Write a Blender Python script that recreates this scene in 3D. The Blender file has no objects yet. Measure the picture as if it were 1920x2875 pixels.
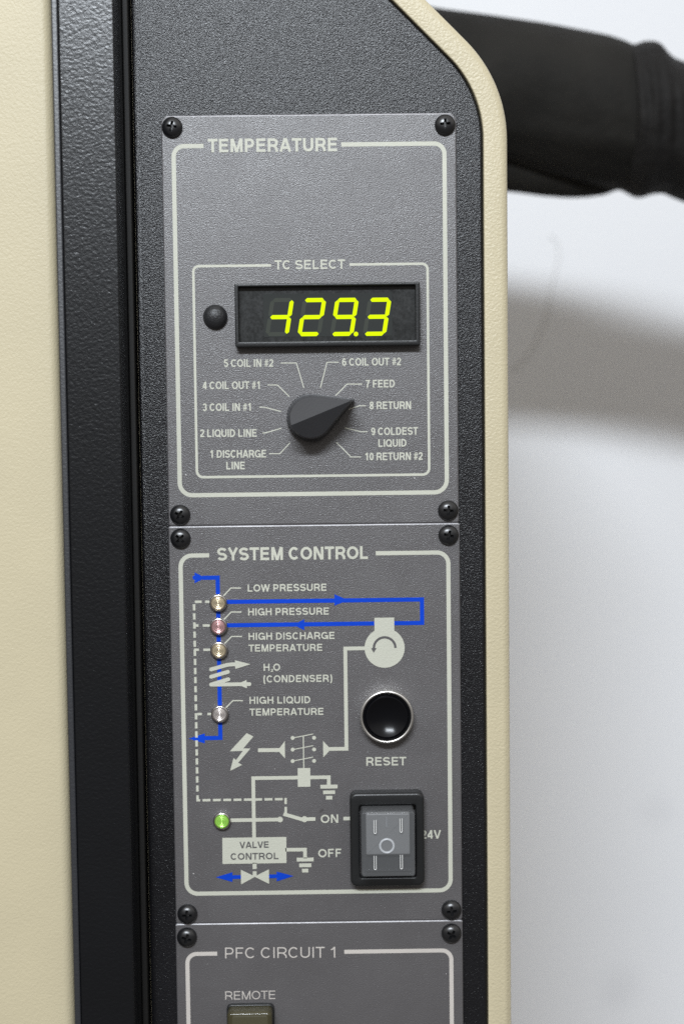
import bpy, bmesh, math, random
from mathutils import Vector, Matrix

random.seed(7)
PI = math.pi
scene = bpy.context.scene
COL = scene.collection

# ------------------------------------------------------------------ camera
# All sizes below are millimetres on the control panels' front face:
# x to the right, z up, d = how far something stands out towards the viewer.
cam = bpy.data.cameras.new('camera')
cam_o = bpy.data.objects.new('camera', cam)
COL.objects.link(cam_o)
cam_o.matrix_world = Matrix(((0.9999, 0.01214, -0.00668, 0.0),
                             (-0.0074, 0.06031, -0.99815, -0.487),
                             (-0.01172, 0.99811, 0.06039, 0.0),
                             (0, 0, 0, 1)))
cam.sensor_fit = 'VERTICAL'
cam.sensor_height = 36.0
cam.lens = 50.0
cam.clip_start = 0.01
cam.clip_end = 50.0
cam.dof.use_dof = True
cam.dof.focus_distance = 0.483
cam.dof.aperture_fstop = 5.6
scene.camera = cam_o

# ------------------------------------------------------------------ world and lamps
world = bpy.data.worlds.new('World')
scene.world = world
world.use_nodes = True
wn, wl = world.node_tree.nodes, world.node_tree.links
wn.clear()
w_out = wn.new('ShaderNodeOutputWorld')
w_bg = wn.new('ShaderNodeBackground')
w_co = wn.new('ShaderNodeTexCoord')
w_sep = wn.new('ShaderNodeSeparateXYZ')
w_ramp = wn.new('ShaderNodeValToRGB')
w_map = wn.new('ShaderNodeMapRange')
w_map.inputs['From Min'].default_value = -1.0
w_map.inputs['From Max'].default_value = 1.0
wl.new(w_co.outputs['Generated'], w_sep.inputs[0])
wl.new(w_sep.outputs['Z'], w_map.inputs['Value'])
wl.new(w_map.outputs[0], w_ramp.inputs[0])
cr = w_ramp.color_ramp                      # dim floor, grey walls, pale ceiling
cr.elements[0].position = 0.30
cr.elements[0].color = (0.20, 0.185, 0.17, 1)
cr.elements[1].position = 0.74
cr.elements[1].color = (1.32, 1.28, 1.22, 1)
e = cr.elements.new(0.52)
e.color = (0.27, 0.257, 0.243, 1)
wl.new(w_ramp.outputs[0], w_bg.inputs['Color'])
w_bg.inputs['Strength'].default_value = 0.62
wl.new(w_bg.outputs[0], w_out.inputs[0])

def area_lamp(name, pos, target, sx, sy, power, color):
    l = bpy.data.lights.new(name, 'AREA')
    l.shape = 'RECTANGLE'
    l.size, l.size_y = sx, sy
    l.energy = power
    l.color = color
    o = bpy.data.objects.new(name, l)
    COL.objects.link(o)
    o.location = pos
    o.rotation_euler = (Vector(target) - Vector(pos)).to_track_quat('-Z', 'Y').to_euler()
    return o

# the fluorescent ceiling fitting above and in front of the cabinet, a little to the left
area_lamp('ceiling_lamp', (-0.20, -1.62, 0.975), (0, 0.05, 0), 0.82, 0.16, 41.0, (0.87, 0.935, 1.0))

scene.view_settings.view_transform = 'Standard'
scene.view_settings.look = 'None'
scene.view_settings.exposure = 0.0
scene.view_settings.gamma = 1.0
scene.view_settings.use_curve_mapping = False
scene.cycles.use_denoising = False

# ------------------------------------------------------------------ materials
def new_mat(name):
    m = bpy.data.materials.new(name)
    m.use_nodes = True
    nt = m.node_tree
    nt.nodes.clear()
    out = nt.nodes.new('ShaderNodeOutputMaterial')
    p = nt.nodes.new('ShaderNodeBsdfPrincipled')
    nt.links.new(p.outputs[0], out.inputs[0])
    return m, nt, p, out

def noise(nt, co, scale, detail=2.0, rough=0.5, dist=0.0, stretch=None, rot=None):
    n = nt.nodes.new('ShaderNodeTexNoise')
    n.inputs['Scale'].default_value = scale
    n.inputs['Detail'].default_value = detail
    n.inputs['Roughness'].default_value = rough
    n.inputs['Distortion'].default_value = dist
    if stretch:
        mp = nt.nodes.new('ShaderNodeMapping')
        mp.inputs['Scale'].default_value = stretch
        if rot:
            mp.inputs['Rotation'].default_value = rot
        nt.links.new(co, mp.inputs[0])
        co = mp.outputs[0]
    nt.links.new(co, n.inputs['Vector'])
    return n.outputs['Fac']

def ramp(nt, fac, stops):
    r = nt.nodes.new('ShaderNodeValToRGB')
    els = r.color_ramp.elements
    els[0].position, els[0].color = stops[0][0], (*stops[0][1], 1)
    els[1].position, els[1].color = stops[-1][0], (*stops[-1][1], 1)
    for pos, c in stops[1:-1]:
        el = els.new(pos)
        el.color = (*c, 1)
    nt.links.new(fac, r.inputs[0])
    return r.outputs[0]

def coords(nt):
    return nt.nodes.new('ShaderNodeTexCoord').outputs['Object']

def bump(nt, p, height, dist, strength=1.0, prev=None):
    b = nt.nodes.new('ShaderNodeBump')
    b.inputs['Distance'].default_value = dist
    b.inputs['Strength'].default_value = strength
    nt.links.new(height, b.inputs['Height'])
    if prev:
        nt.links.new(prev, b.inputs['Normal'])
    nt.links.new(b.outputs[0], p.inputs['Normal'])
    return b.outputs[0]

def plain(name, color, rough=0.4, metal=0.0, coat=0.0, spec=0.5):
    m, nt, p, out = new_mat(name)
    p.inputs['Base Color'].default_value = (*color, 1)
    p.inputs['Roughness'].default_value = rough
    p.inputs['Metallic'].default_value = metal
    p.inputs['Coat Weight'].default_value = coat
    p.inputs['Coat Roughness'].default_value = 0.08
    p.inputs['Specular IOR Level'].default_value = spec
    return m

def grained(name, color, rough, grain, depth, detail=2.0, vary=0.12, stretch=None, rot=None, spec=0.5, coarse=None, worn=False):
    """painted metal with a moulded grain of the given size (metres)"""
    m, nt, p, out = new_mat(name)
    co = coords(nt)
    g = noise(nt, co, 1.0 / grain, detail, 0.55, 0.3, stretch, rot)
    big = noise(nt, co, 30.0, 3.0)
    lo = tuple(c * (1 - vary) for c in color)
    hi = tuple(min(1, c * (1 + vary)) for c in color)
    nt.links.new(ramp(nt, big, [(0.3, lo), (0.7, hi)]), p.inputs['Base Color'])
    p.inputs['Roughness'].default_value = rough
    p.inputs['Specular IOR Level'].default_value = spec
    nrm = bump(nt, p, g, depth)
    if worn:                                    # handled, dusty paint: patchy gloss and sparse pale specks
        nt.links.new(ramp(nt, noise(nt, co, 55.0, 5.0, 0.65, 0.6), [(0.32, (rough - .05,) * 3), (0.68, (rough + .06,) * 3)]), p.inputs['Roughness'])
        vo = nt.nodes.new('ShaderNodeTexVoronoi')
        vo.inputs['Scale'].default_value = 105.0
        nt.links.new(co, vo.inputs['Vector'])
        lt = nt.nodes.new('ShaderNodeMath')
        lt.operation = 'LESS_THAN'
        lt.inputs[1].default_value = 0.026
        nt.links.new(vo.outputs['Distance'], lt.inputs[0])
        mx = nt.nodes.new('ShaderNodeMix')
        mx.data_type = 'RGBA'
        nt.links.new(lt.outputs[0], mx.inputs['Factor'])
        nt.links.new(p.inputs['Base Color'].links[0].from_socket, mx.inputs['A'])
        mx.inputs['B'].default_value = (0.42, 0.41, 0.40, 1)
        nt.links.new(mx.outputs['Result'], p.inputs['Base Color'])
    if coarse:
        bump(nt, p, noise(nt, co, 1.0 / coarse[0], 2.0), coarse[1], 1.0, nrm)
    return m

M = {}
M['cream'] = grained('cream_paint', (0.54, 0.473, 0.32), 0.42, 0.0009, 0.00022, vary=0.03)
M['door'] = grained('door_paint', (0.54, 0.473, 0.32), 0.48, 0.0008, 0.00013, vary=0.03)
M['face'] = grained('black_wrinkle_paint', (0.007, 0.007, 0.0085), 0.28, 0.00048, 0.0002, detail=3.0, vary=0.15, spec=0.5)
M['post'] = grained('post_paint', (0.0035, 0.004, 0.0052), 0.28, 0.0013, 0.00012, detail=3.0, vary=0.15,
                    stretch=(1.0, 1.0, 1.2), rot=(0, 0.5, 0), spec=0.58)
M['bead'] = grained('bead_paint', (0.016, 0.017, 0.021), 0.42, 0.0009, 0.00008, vary=0.1, spec=1.0)
M['rubber'] = plain('gasket_rubber', (0.008, 0.0075, 0.007), 0.6)
M['plate'] = grained('grey_paint', (0.094, 0.0885, 0.0905), 0.37, 0.0004, 0.00014, vary=0.04, spec=0.95, worn=True)
M['edge'] = grained('plate_edge_highlight', (0.34, 0.33, 0.345), 0.36, 0.0008, 0.00008, vary=0.35, spec=0.9)  # paler grey that imitates light caught on the plates' top chamfers
M['ink'] = grained('cream_ink', (0.52, 0.52, 0.44), 0.5, 0.0004, 0.0001, vary=0.05)
M['pale_ink'] = grained('white_ink', (0.54, 0.50, 0.46), 0.5, 0.0004, 0.0001, vary=0.05)
M['blue'] = grained('blue_ink', (0.001, 0.05, 0.52), 0.6, 0.0004, 0.00008, vary=0.1, spec=0.15)
M['grey_ink'] = grained('grey_gap', (0.094, 0.0885, 0.0905), 0.46, 0.00055, 0.0001, vary=0.04)
M['stain'] = plain('stain', (0.06, 0.055, 0.055), 0.6)
M['screw'] = plain('black_oxide', (0.010, 0.010, 0.011), 0.30, 0.0, 0.0, 0.7)
M['plastic'] = grained('black_plastic', (0.0125, 0.013, 0.0135), 0.36, 0.0006, 0.00004, vary=0.1)
M['knob'] = grained('knob_plastic', (0.034, 0.034, 0.037), 0.40, 0.0008, 0.00003, vary=0.1)
M['dome'] = grained('dome_rubber', (0.017, 0.017, 0.018), 0.42, 0.0007, 0.00018, vary=0.15)
M['chrome'] = plain('satin_steel', (0.80, 0.78, 0.75), 0.32, 1.0)
M['lamp_rim'] = plain('lamp_chrome', (0.55, 0.53, 0.52), 0.18, 1.0)
M['gloss_black'] = plain('gloss_black', (0.004, 0.004, 0.005), 0.2, 0.0, 0.0, 0.2)
M['field'] = plain('digit_field', (0.024, 0.0265, 0.025), 0.6, 0, 0, 0.2)
M['unlit'] = plain('unlit_segment', (0.042, 0.047, 0.038), 0.6, 0, 0, 0.2)
M['rib'] = plain('clear_rib', (0.72, 0.72, 0.70), 0.18, 0.0, 0.5)
M['mark'] = plain('faint_mark', (0.75, 0.77, 0.80), 0.3)
M['on_mark'] = plain('faded_mark', (0.36, 0.37, 0.39), 0.3)
M['rocker'] = plain('rocker_grey', (0.215, 0.217, 0.222), 0.35)
M['rocker_low'] = plain('rocker_dark', (0.03, 0.03, 0.032), 0.3)
M['hose'] = grained('pipe_foam', (0.0125, 0.0115, 0.010), 0.8, 0.004, 0.0004, vary=0.35, spec=0.2, coarse=(0.03, 0.002))
M['tape'] = grained('pipe_tape', (0.0105, 0.0095, 0.009), 0.75, 0.006, 0.001, vary=0.3, spec=0.22, coarse=(0.02, 0.003))
M['crack'] = plain('wall_crack', (0.64, 0.63, 0.62), 0.8)

def smoked_window():
    m, nt, p, out = new_mat('smoked_window')
    co = coords(nt)
    dust = noise(nt, co, 900.0, 4.0, 0.7)
    smear = noise(nt, co, 130.0, 4.0, 0.6, 0.8)
    nt.links.new(ramp(nt, smear, [(0.35, (0.008, 0.009, 0.009)), (0.75, (0.022, 0.023, 0.023))]), p.inputs['Base Color'])
    nt.links.new(ramp(nt, dust, [(0.3, (0.22,) * 3), (0.8, (0.4,) * 3)]), p.inputs['Roughness'])
    return m
M['window'] = smoked_window()

def lit(name, color, strength):
    m, nt, p, out = new_mat(name)
    p.inputs['Base Color'].default_value = (*[c * 0.06 for c in color], 1)
    p.inputs['Specular IOR Level'].default_value = 0.05
    p.inputs['Emission Color'].default_value = (*color, 1)
    p.inputs['Emission Strength'].default_value = strength
    return m
M['digit'] = lit('lit_segment', (0.78, 1.0, 0.0), 1.0)

def lens(name, color, glow=None):
    m, nt, p, out = new_mat(name)
    p.inputs['Base Color'].default_value = (*color, 1)
    p.inputs['Roughness'].default_value = 0.24
    p.inputs['Metallic'].default_value = 0.75
    if glow:
        p.inputs['Metallic'].default_value = 0.6
        p.inputs['Emission Color'].default_value = (*glow, 1)
        p.inputs['Emission Strength'].default_value = 0.20
    return m
M['lens_amber'] = lens('lens_amber', (0.74, 0.64, 0.46))
M['lens_red'] = lens('lens_red', (0.72, 0.46, 0.46))
M['lens_clear'] = lens('lens_clear', (0.72, 0.67, 0.64))
M['lens_green'] = lens('lens_green', (0.35, 0.60, 0.16), (0.40, 0.95, 0.03))

def clear_cover(name, tint, body):
    m, nt, p, out = new_mat(name)
    p.inputs['Base Color'].default_value = (*tint, 1)
    p.inputs['Roughness'].default_value = 0.13
    tr = nt.nodes.new('ShaderNodeBsdfTransparent')
    mx = nt.nodes.new('ShaderNodeMixShader')
    mx.inputs[0].default_value = body
    nt.links.new(tr.outputs[0], mx.inputs[1])
    nt.links.new(p.outputs[0], mx.inputs[2])
    nt.links.new(mx.outputs[0], out.inputs[0])
    return m
M['clear'] = clear_cover('clear_boot', (0.21, 0.215, 0.22), 0.32)
M['amber_boot'] = clear_cover('smoky_amber_boot', (0.085, 0.075, 0.038), 0.6)
M['amber_core'] = plain('amber_core', (0.15, 0.145, 0.115), 0.4)

SMUDGES = (((178.15, -353.71), 0.022, 0.14), ((200.13, -242.46), 0.018, 0.11), ((172.79, -363.01), 0.015, 0.07))   # grubby patches low on the wall

def wall_mat():
    m, nt, p, out = new_mat('white_wall_paint')
    co = coords(nt)
    big = noise(nt, co, 4.0, 3.0)
    nt.links.new(ramp(nt, big, [(0.3, (0.765, 0.77, 0.79)), (0.7, (0.80, 0.80, 0.815))]), p.inputs['Base Color'])
    base = p.inputs['Base Color'].links[0].from_socket
    for (sx, sz), rad, amount in (SMUDGES):
        d = nt.nodes.new('ShaderNodeVectorMath')
        d.operation = 'DISTANCE'
        nt.links.new(co, d.inputs[0])
        d.inputs[1].default_value = (sx * 0.001 - 0.2, 0.0, sz * 0.001)
        fall = nt.nodes.new('ShaderNodeMapRange')
        fall.interpolation_type = 'SMOOTHSTEP'
        nt.links.new(d.outputs['Value'], fall.inputs['Value'])
        fall.inputs['From Min'].default_value = 0.0
        fall.inputs['From Max'].default_value = rad
        fall.inputs['To Min'].default_value = amount
        fall.inputs['To Max'].default_value = 0.0
        mx = nt.nodes.new('ShaderNodeMix')
        mx.data_type = 'RGBA'
        nt.links.new(fall.outputs[0], mx.inputs['Factor'])
        nt.links.new(base, mx.inputs['A'])
        mx.inputs['B'].default_value = (0.42, 0.42, 0.45, 1)
        base = mx.outputs['Result']
    nt.links.new(base, p.inputs['Base Color'])
    p.inputs['Roughness'].default_value = 0.6
    bump(nt, p, noise(nt, co, 250.0, 3.0), 0.0002)
    return m
M['wall'] = wall_mat()

# ------------------------------------------------------------------ mesh helpers
def P3(x, z, d):
    return Vector((x * 0.001, -d * 0.001, z * 0.001))

class Mesh:
    def __init__(self):
        self.v, self.f, self.mi = [], [], []
    def face(self, pts, mi=0):
        i = len(self.v)
        self.v += [Vector(p) for p in pts]
        self.f.append(list(range(i, i + len(pts))))
        self.mi.append(mi)
    def loft(self, loops, start=False, end=True, mi=0, closed=True):
        n = len(loops[0])
        base = len(self.v)
        for l in loops:
            self.v += [Vector(p) for p in l]
        for k in range(len(loops) - 1):
            for j in range(n if closed else n - 1):
                a, b = base + k * n + j, base + k * n + (j + 1) % n
                self.f.append([a, b, b + n, a + n])
                self.mi.append(mi)
        if start:
            self.f.append([base + j for j in reversed(range(n))])
            self.mi.append(mi)
        if end:
            self.f.append([base + (len(loops) - 1) * n + j for j in range(n)])
            self.mi.append(mi)
    def build(self, name, mats, parent=None, origin=(0, 0, 0), smooth=35, merge=True, orient=True):
        origin = Vector(origin)
        me = bpy.data.meshes.new(name)
        me.from_pydata([tuple(v - origin) for v in self.v], [], self.f)
        for m in (mats if isinstance(mats, (list, tuple)) else [mats]):
            me.materials.append(m)
        me.polygons.foreach_set('material_index', self.mi)
        bm = bmesh.new()
        bm.from_mesh(me)
        if merge:
            bmesh.ops.remove_doubles(bm, verts=bm.verts, dist=1e-7)
        if orient:
            bmesh.ops.recalc_face_normals(bm, faces=bm.faces)
        bm.to_mesh(me)
        bm.free()
        if smooth:
            me.polygons.foreach_set('use_smooth', [True] * len(me.polygons))
            me.set_sharp_from_angle(angle=math.radians(smooth))
        me.update()
        o = bpy.data.objects.new(name, me)
        COL.objects.link(o)
        o.location = origin
        if parent:
            o.parent = parent
            o.location = origin - world_loc(parent)
        return o

def world_loc(o):
    v = Vector(o.location)
    while o.parent:
        o = o.parent
        v += Vector(o.location)
    return v

def thing(name, label, cat, loc, group=None):
    o = bpy.data.objects.new(name, None)
    o.empty_display_size = 0.01
    COL.objects.link(o)
    o.location = loc
    return tag(o, label, cat, group)

def tag(o, label, cat, group=None, kind=None):
    o['label'] = label
    o['category'] = cat
    if group:
        o['group'] = group
    if kind:
        o['kind'] = kind
    return o

def rrect(x0, z0, x1, z1, r, seg=8):
    """rounded rectangle, counter-clockwise; r one radius or (bl, br, tr, tl)"""
    if not isinstance(r, (tuple, list)):
        r = (r,) * 4
    x0, x1 = min(x0, x1), max(x0, x1)
    z0, z1 = min(z0, z1), max(z0, z1)
    pts = []
    for (cx, cz, a0, rr) in ((x0 + r[0], z0 + r[0], PI, r[0]), (x1 - r[1], z0 + r[1], 1.5 * PI, r[1]),
                             (x1 - r[2], z1 - r[2], 0, r[2]), (x0 + r[3], z1 - r[3], 0.5 * PI, r[3])):
        for k in range(seg + 1):
            a = a0 + 0.5 * PI * k / seg
            pts.append((cx + rr * math.cos(a), cz + rr * math.sin(a)))
    return pts

def box2(a, b, r, seg=8):
    return rrect(a[0], a[1], b[0], b[1], r, seg)

def circle(c, r, n=48):
    return [(c[0] + r * math.cos(2 * PI * k / n), c[1] + r * math.sin(2 * PI * k / n)) for k in range(n)]

def inset(pts, b):
    n = len(pts)
    out = []
    for i in range(n):
        p = Vector(pts[i])
        q = i - 1
        while (Vector(pts[q % n]) - p).length < 1e-6:
            q -= 1
        s = i + 1
        while (Vector(pts[s % n]) - p).length < 1e-6:
            s += 1
        a = (p - Vector(pts[q % n])).normalized()
        c = (Vector(pts[s % n]) - p).normalized()
        na, nc = Vector((-a.y, a.x)), Vector((-c.y, c.x))
        m = na + nc
        m = m / max(0.3, 1 + na.dot(nc))
        out.append((p.x + m.x * b, p.y + m.y * b))
    return out

def edge_loops(outline, d_front, b, steps=4, sign=1):
    """loops rolling over a rounded front edge, from the side to the front face"""
    L = []
    for k in range(steps + 1):
        a = 0.5 * PI * k / steps
        L.append([P3(x, z, d_front - b + b * math.sin(a)) for x, z in inset(outline, sign * b * (1 - math.cos(a)))])
    return L

def slab(mb, outline, d0, d1, b=0.3, steps=4, mi=0):
    mb.loft([[P3(x, z, d0) for x, z in outline]] + edge_loops(outline, d1, b, steps)
            + [[P3(x, z, d1) for x, z in inset(outline, b + 0.04)]], True, True, mi)

def frame_ring(mb, outer, inner, d0, d1, bo, bi, d_in, steps=4, mi=0):
    lo = [[P3(x, z, d0) for x, z in outer]] + edge_loops(outer, d1, bo, steps)
    li = edge_loops(inner, d1, bi, steps, -1)
    li.reverse()
    mb.loft(lo + li + [[P3(x, z, d_in) for x, z in inner]], False, False, mi)

def lathe(mb, c, prof, n=56, end=True, start=False, mi=0):
    mb.loft([[P3(c[0] + r * math.cos(2 * PI * k / n), c[1] + r * math.sin(2 * PI * k / n), d) for k in range(n)] for r, d in prof],
            start, end, mi)

def tube(mb, path, r, n=10, closed=False):
    loops = []
    m = len(path)
    for i, p in enumerate(path):
        a = path[(i - 1) % m] if (closed or i > 0) else p
        b = path[(i + 1) % m] if (closed or i < m - 1) else p
        t = (b - a).normalized()
        u = t.cross(Vector((0, 1, 0)))
        if u.length < 1e-4:
            u = Vector((1, 0, 0))
        u.normalize()
        w = t.cross(u)
        loops.append([p + (u * math.cos(2 * PI * k / n) + w * math.sin(2 * PI * k / n)) * r * 0.001 for k in range(n)])
    if closed:
        loops.append(loops[0])
    mb.loft(loops, not closed, not closed)

# ------------------------------------------------------------------ printing on the plates
LAYER = 0.05

class Ink:
    """flat print: every overlapping piece lies a few microns above the one before"""
    def __init__(self, layer=0):
        self.m = Mesh()
        self.d = 0.04 + LAYER * layer
        self.k = 0
    def lift(self):
        self.k += 1
        return self.d + 0.004 * (self.k % 12)
    def poly(self, pts, d=None):
        d = self.lift() if d is None else d
        self.m.face([P3(x, z, d) for x, z in pts])
    def stroke(self, pts, w, closed=False, d=None):
        d = self.lift() if d is None else d
        pts = [Vector(p) for p in pts]
        n = len(pts)
        L, Rr = [], []
        for i in range(n):
            a = (pts[i] - pts[i - 1]).normalized() if (i > 0 or closed) else None
            c = (pts[(i + 1) % n] - pts[i]).normalized() if (i < n - 1 or closed) else None
            a = a or c
            c = c or a
            na, nc = Vector((-a.y, a.x)), Vector((-c.y, c.x))
            m = (na + nc) / max(0.35, 1 + na.dot(nc))
            L.append(pts[i] + m * w * 0.5)
            Rr.append(pts[i] - m * w * 0.5)
        for i in range(n if closed else n - 1):
            j = (i + 1) % n
            self.m.face([P3(*Rr[i], d), P3(*Rr[j], d), P3(*L[j], d), P3(*L[i], d)])
    def rect(self, a, b):
        self.poly([(a[0], a[1]), (b[0], a[1]), (b[0], b[1]), (a[0], b[1])])
    def disc(self, c, r, n=40):
        self.poly(circle(c, r, n))
    def build(self, name, mat, parent, label=None):
        o = self.m.build(name, mat, parent, smooth=0, orient=False)
        for p in o.data.polygons:
            if p.normal.y > 0:
                p.flip()
        if label:
            o['label'] = label
        return o

def arc(cx, cy, rx, ry, a0, a1, n=None):
    n = n or max(4, int(abs(a1 - a0) / 12))
    return [(cx + rx * math.cos(math.radians(a0 + (a1 - a0) * k / n)), cy + ry * math.sin(math.radians(a0 + (a1 - a0) * k / n)))
            for k in range(n + 1)]

ADV = dict(A=.722, C=.722, D=.722, E=.667, F=.611, G=.778, H=.722, I=.278, L=.611, M=.833, N=.722, O=.778, P=.667, Q=.778, R=.722,
           S=.667, T=.611, U=.722, V=.667, W=.944, Y=.667)

def glyph(ch, s):
    """(width, bearing, strokes) of one grotesque capital, cap height 1, stroke width s"""
    adv = ADV.get(ch, .556) / .72
    if ch == ' ':
        return .36, 0, []
    if ch in '()':
        adv = .46
    sb = .055 if ch in 'CGOQS' else .025 if ch in 'AVWYT' else .06 if ch.isdigit() or ch == '#' else .095
    W = adv - 2 * sb
    h = s / 2
    L, R, B, T = h, W - h, h, 1 - h
    rx = W / 2 - h
    m = W / 2
    S = []
    if ch == 'A':
        S = [[(h, 0), (m - h * .15, 1)], [(W - h, 0), (m + h * .15, 1)], [(W * .22, .30), (W * .78, .30)]]
    elif ch == 'C':
        S = [arc(m, .5, rx, .5 - h, 42, 318, 26)]
    elif ch == 'D':
        S = [[(L, 0), (L, 1)], [(L, T), (W * .42, T)] + arc(W * .42, .5, R - W * .42, .5 - h, 80, -80, 14) + [(W * .42, B), (L, B)]]
    elif ch == 'E':
        S = [[(L, 0), (L, 1)], [(L, T), (W, T)], [(L, .52), (W * .93, .52)], [(L, B), (W, B)]]
    elif ch == 'F':
        S = [[(L, 0), (L, 1)], [(L, T), (W, T)], [(L, .49), (W * .88, .49)]]
    elif ch == 'G':
        S = [arc(m, .5, rx, .5 - h, 40, 335, 28), [(W * .52, .45), (W, .45)], [(R, .45), (R, 0)]]
    elif ch == 'H':
        S = [[(L, 0), (L, 1)], [(R, 0), (R, 1)], [(L, .52), (R, .52)]]
    elif ch == 'I':
        S = [[(m, 0), (m, 1)]]
    elif ch == 'L':
        S = [[(L, 0), (L, 1)], [(L, B), (W, B)]]
    elif ch == 'M':
        S = [[(L, 0), (L, 1)], [(R, 0), (R, 1)], [(L + h * .4, 1), (m, 0)], [(R - h * .4, 1), (m, 0)]]
    elif ch == 'N':
        S = [[(L, 0), (L, 1)], [(R, 0), (R, 1)], [(L + h * .3, 1), (R - h * .3, 0)]]
    elif ch in 'OQ':
        S = [arc(m, .5, rx, .5 - h, 0, 348, 29)]
        if ch == 'Q':
            S.append([(W * .56, .27), (W * .97, .0)])
    elif ch in 'PR':
        lo = .42 if ch == 'P' else .46
        c = (T + lo) / 2
        S = [[(L, 0), (L, 1)], [(L, T), (W * .58, T)] + arc(W * .58, c, R - W * .58, T - c, 80, -80, 10) + [(W * .58, lo), (L, lo)]]
        if ch == 'R':
            S.append([(W * .52, lo), (W * .70, lo * .86), (R - h * .2, .22), (R + h * .15, 0)])
    elif ch == 'S':
        ry = (.5 - h) / 2
        S = [arc(m, T - ry, rx, ry, 22, 262, 16) + arc(m, B + ry, rx, ry, 82, -160, 16)]
    elif ch == 'T':
        S = [[(0, T), (W, T)], [(m, 0), (m, 1)]]
    elif ch == 'U':
        S = [[(L, 1), (L, .34)] + arc(m, .34, rx, .34 - h, 190, 350, 14) + [(R, .34), (R, 1)]]
    elif ch == 'V':
        S = [[(h, 1), (m - h * .1, 0)], [(W - h, 1), (m + h * .1, 0)]]
    elif ch == 'W':
        S = [[(h, 1), (W * .28, 0)], [(W * .28, 0), (m, 1)], [(m, 1), (W * .72, 0)], [(W * .72, 0), (W - h, 1)]]
    elif ch == 'Y':
        S = [[(h, 1), (m, .40)], [(W - h, 1), (m, .40)], [(m, 0), (m, .46)]]
    elif ch == '#':
        S = [[(W * .22, .02), (W * .42, .98)], [(W * .58, .02), (W * .78, .98)], [(0, .66), (W, .66)], [(0, .33), (W, .33)]]
    elif ch == '(':
        S = [arc(W * 1.0, .40, W * .78, .64, 112, 248, 14)]
    elif ch == ')':
        S = [arc(0, .40, W * .78, .64, 68, -68, 14)]
    elif ch == '0':
        S = [arc(m, .5, rx, .5 - h, 0, 348, 29)]
    elif ch == '1':
        S = [[(W * .60, 0), (W * .60, 1)], [(W * .12, .74), (W * .36, .79), (W * .60, .97)]]
    elif ch == '2':
        S = [arc(m, .70, rx, .30 - h, 170, -25, 13) + [(W * .55, .36), (L + h * .2, B + .10), (L, B)], [(0, B), (W, B)]]
    elif ch == '3':
        r1 = (.50 - h) / 2
        S = [arc(m, T - r1, rx * .94, r1, 165, -85, 14), arc(m, B + r1 + .01, rx, r1 + .01, 85, -165, 14)]
    elif ch == '4':
        S = [[(W * .72, 0), (W * .72, 1)], [(W * .70, .97), (h * .7, .30)], [(0, .26), (W, .26)]]
    elif ch == '5':
        S = [[(W * .93, T), (W * .22, T), (W * .13, .50)], arc(m, .34, rx, .34 - h, 142, -160, 18)]
    elif ch == '6':
        S = [arc(m, .33, rx, .33 - h, 0, 348, 24), arc(m, .5, rx, .5 - h, 45, 200, 14)]
    elif ch == '9':
        S = [arc(m, .67, rx, .33 - h, 0, 348, 24), arc(m, .5, rx, .5 - h, 20, -135, 14)]
    elif ch == '7':
        S = [[(0, T), (R, T), (W * .52, .5), (W * .36, 0)]]
    elif ch == '8':
        S = [arc(m, .745, rx * .9, .255 - h * .8, 0, 345, 22), arc(m, .27, rx, .27 - h * .8, 0, 345, 22)]
    return W, sb, S

def write(parent, text, a, b, cap, weight=.17, mat='ink', layer=1, name='lettering'):
    """set the words on the baseline from a to b (mm), squeezed or spread to end there"""
    ink = Ink(layer)
    a, b = Vector(a), Vector(b)
    lay = []
    x = 0
    for i, ch in enumerate(text):
        W, sb, S = glyph(ch, weight)
        if i > 0:
            x += sb
        lay.append((x, S, ch in 'OQ0689', ch == '#'))
        x += W + (sb if i < len(text) - 1 else 0)
    ux = (b - a).normalized()
    uz = Vector((-ux.y, ux.x))
    kx = (b - a).length / x
    for x0, S, rnd, hsh in lay:
        for i, st in enumerate(S):
            pts = [a + ux * (px + x0) * kx + uz * py * cap for px, py in st]
            ink.stroke(pts, weight * cap * (.62 if hsh else 1), closed=(rnd and len(st) > 20), d=ink.d + 0.004 * (i + 1))
    return ink.build(name, M[mat], parent, 'printed words ' + text.strip('()'))

def border(parent, x0, z0, x1, z1, r, w, gap, mat='ink', name='printed_border'):
    """rounded line round a panel with a gap in its top edge for the title"""
    ink = Ink(0)
    xa, za, xb, zb = x0 + w / 2, z0 + w / 2, x1 - w / 2, z1 - w / 2
    rb, rt = r[0] - w / 2, r[1] - w / 2
    pts = [(gap[0], zb)] + [(xa + rt + rt * math.cos(a), zb - rt + rt * math.sin(a)) for a in [PI / 2 + PI / 2 * k / 8 for k in range(9)]]
    pts += [(xa + rb + rb * math.cos(a), za + rb + rb * math.sin(a)) for a in [PI + PI / 2 * k / 8 for k in range(9)]]
    pts += [(xb - rb + rb * math.cos(a), za + rb + rb * math.sin(a)) for a in [1.5 * PI + PI / 2 * k / 8 for k in range(9)]]
    pts += [(xb - rt + rt * math.cos(a), zb - rt + rt * math.sin(a)) for a in [PI / 2 * k / 8 for k in range(9)]]
    pts.append((gap[1], zb))
    ink.stroke(pts, w, d=0.045)
    return ink.build(name, M[mat], parent)

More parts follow.
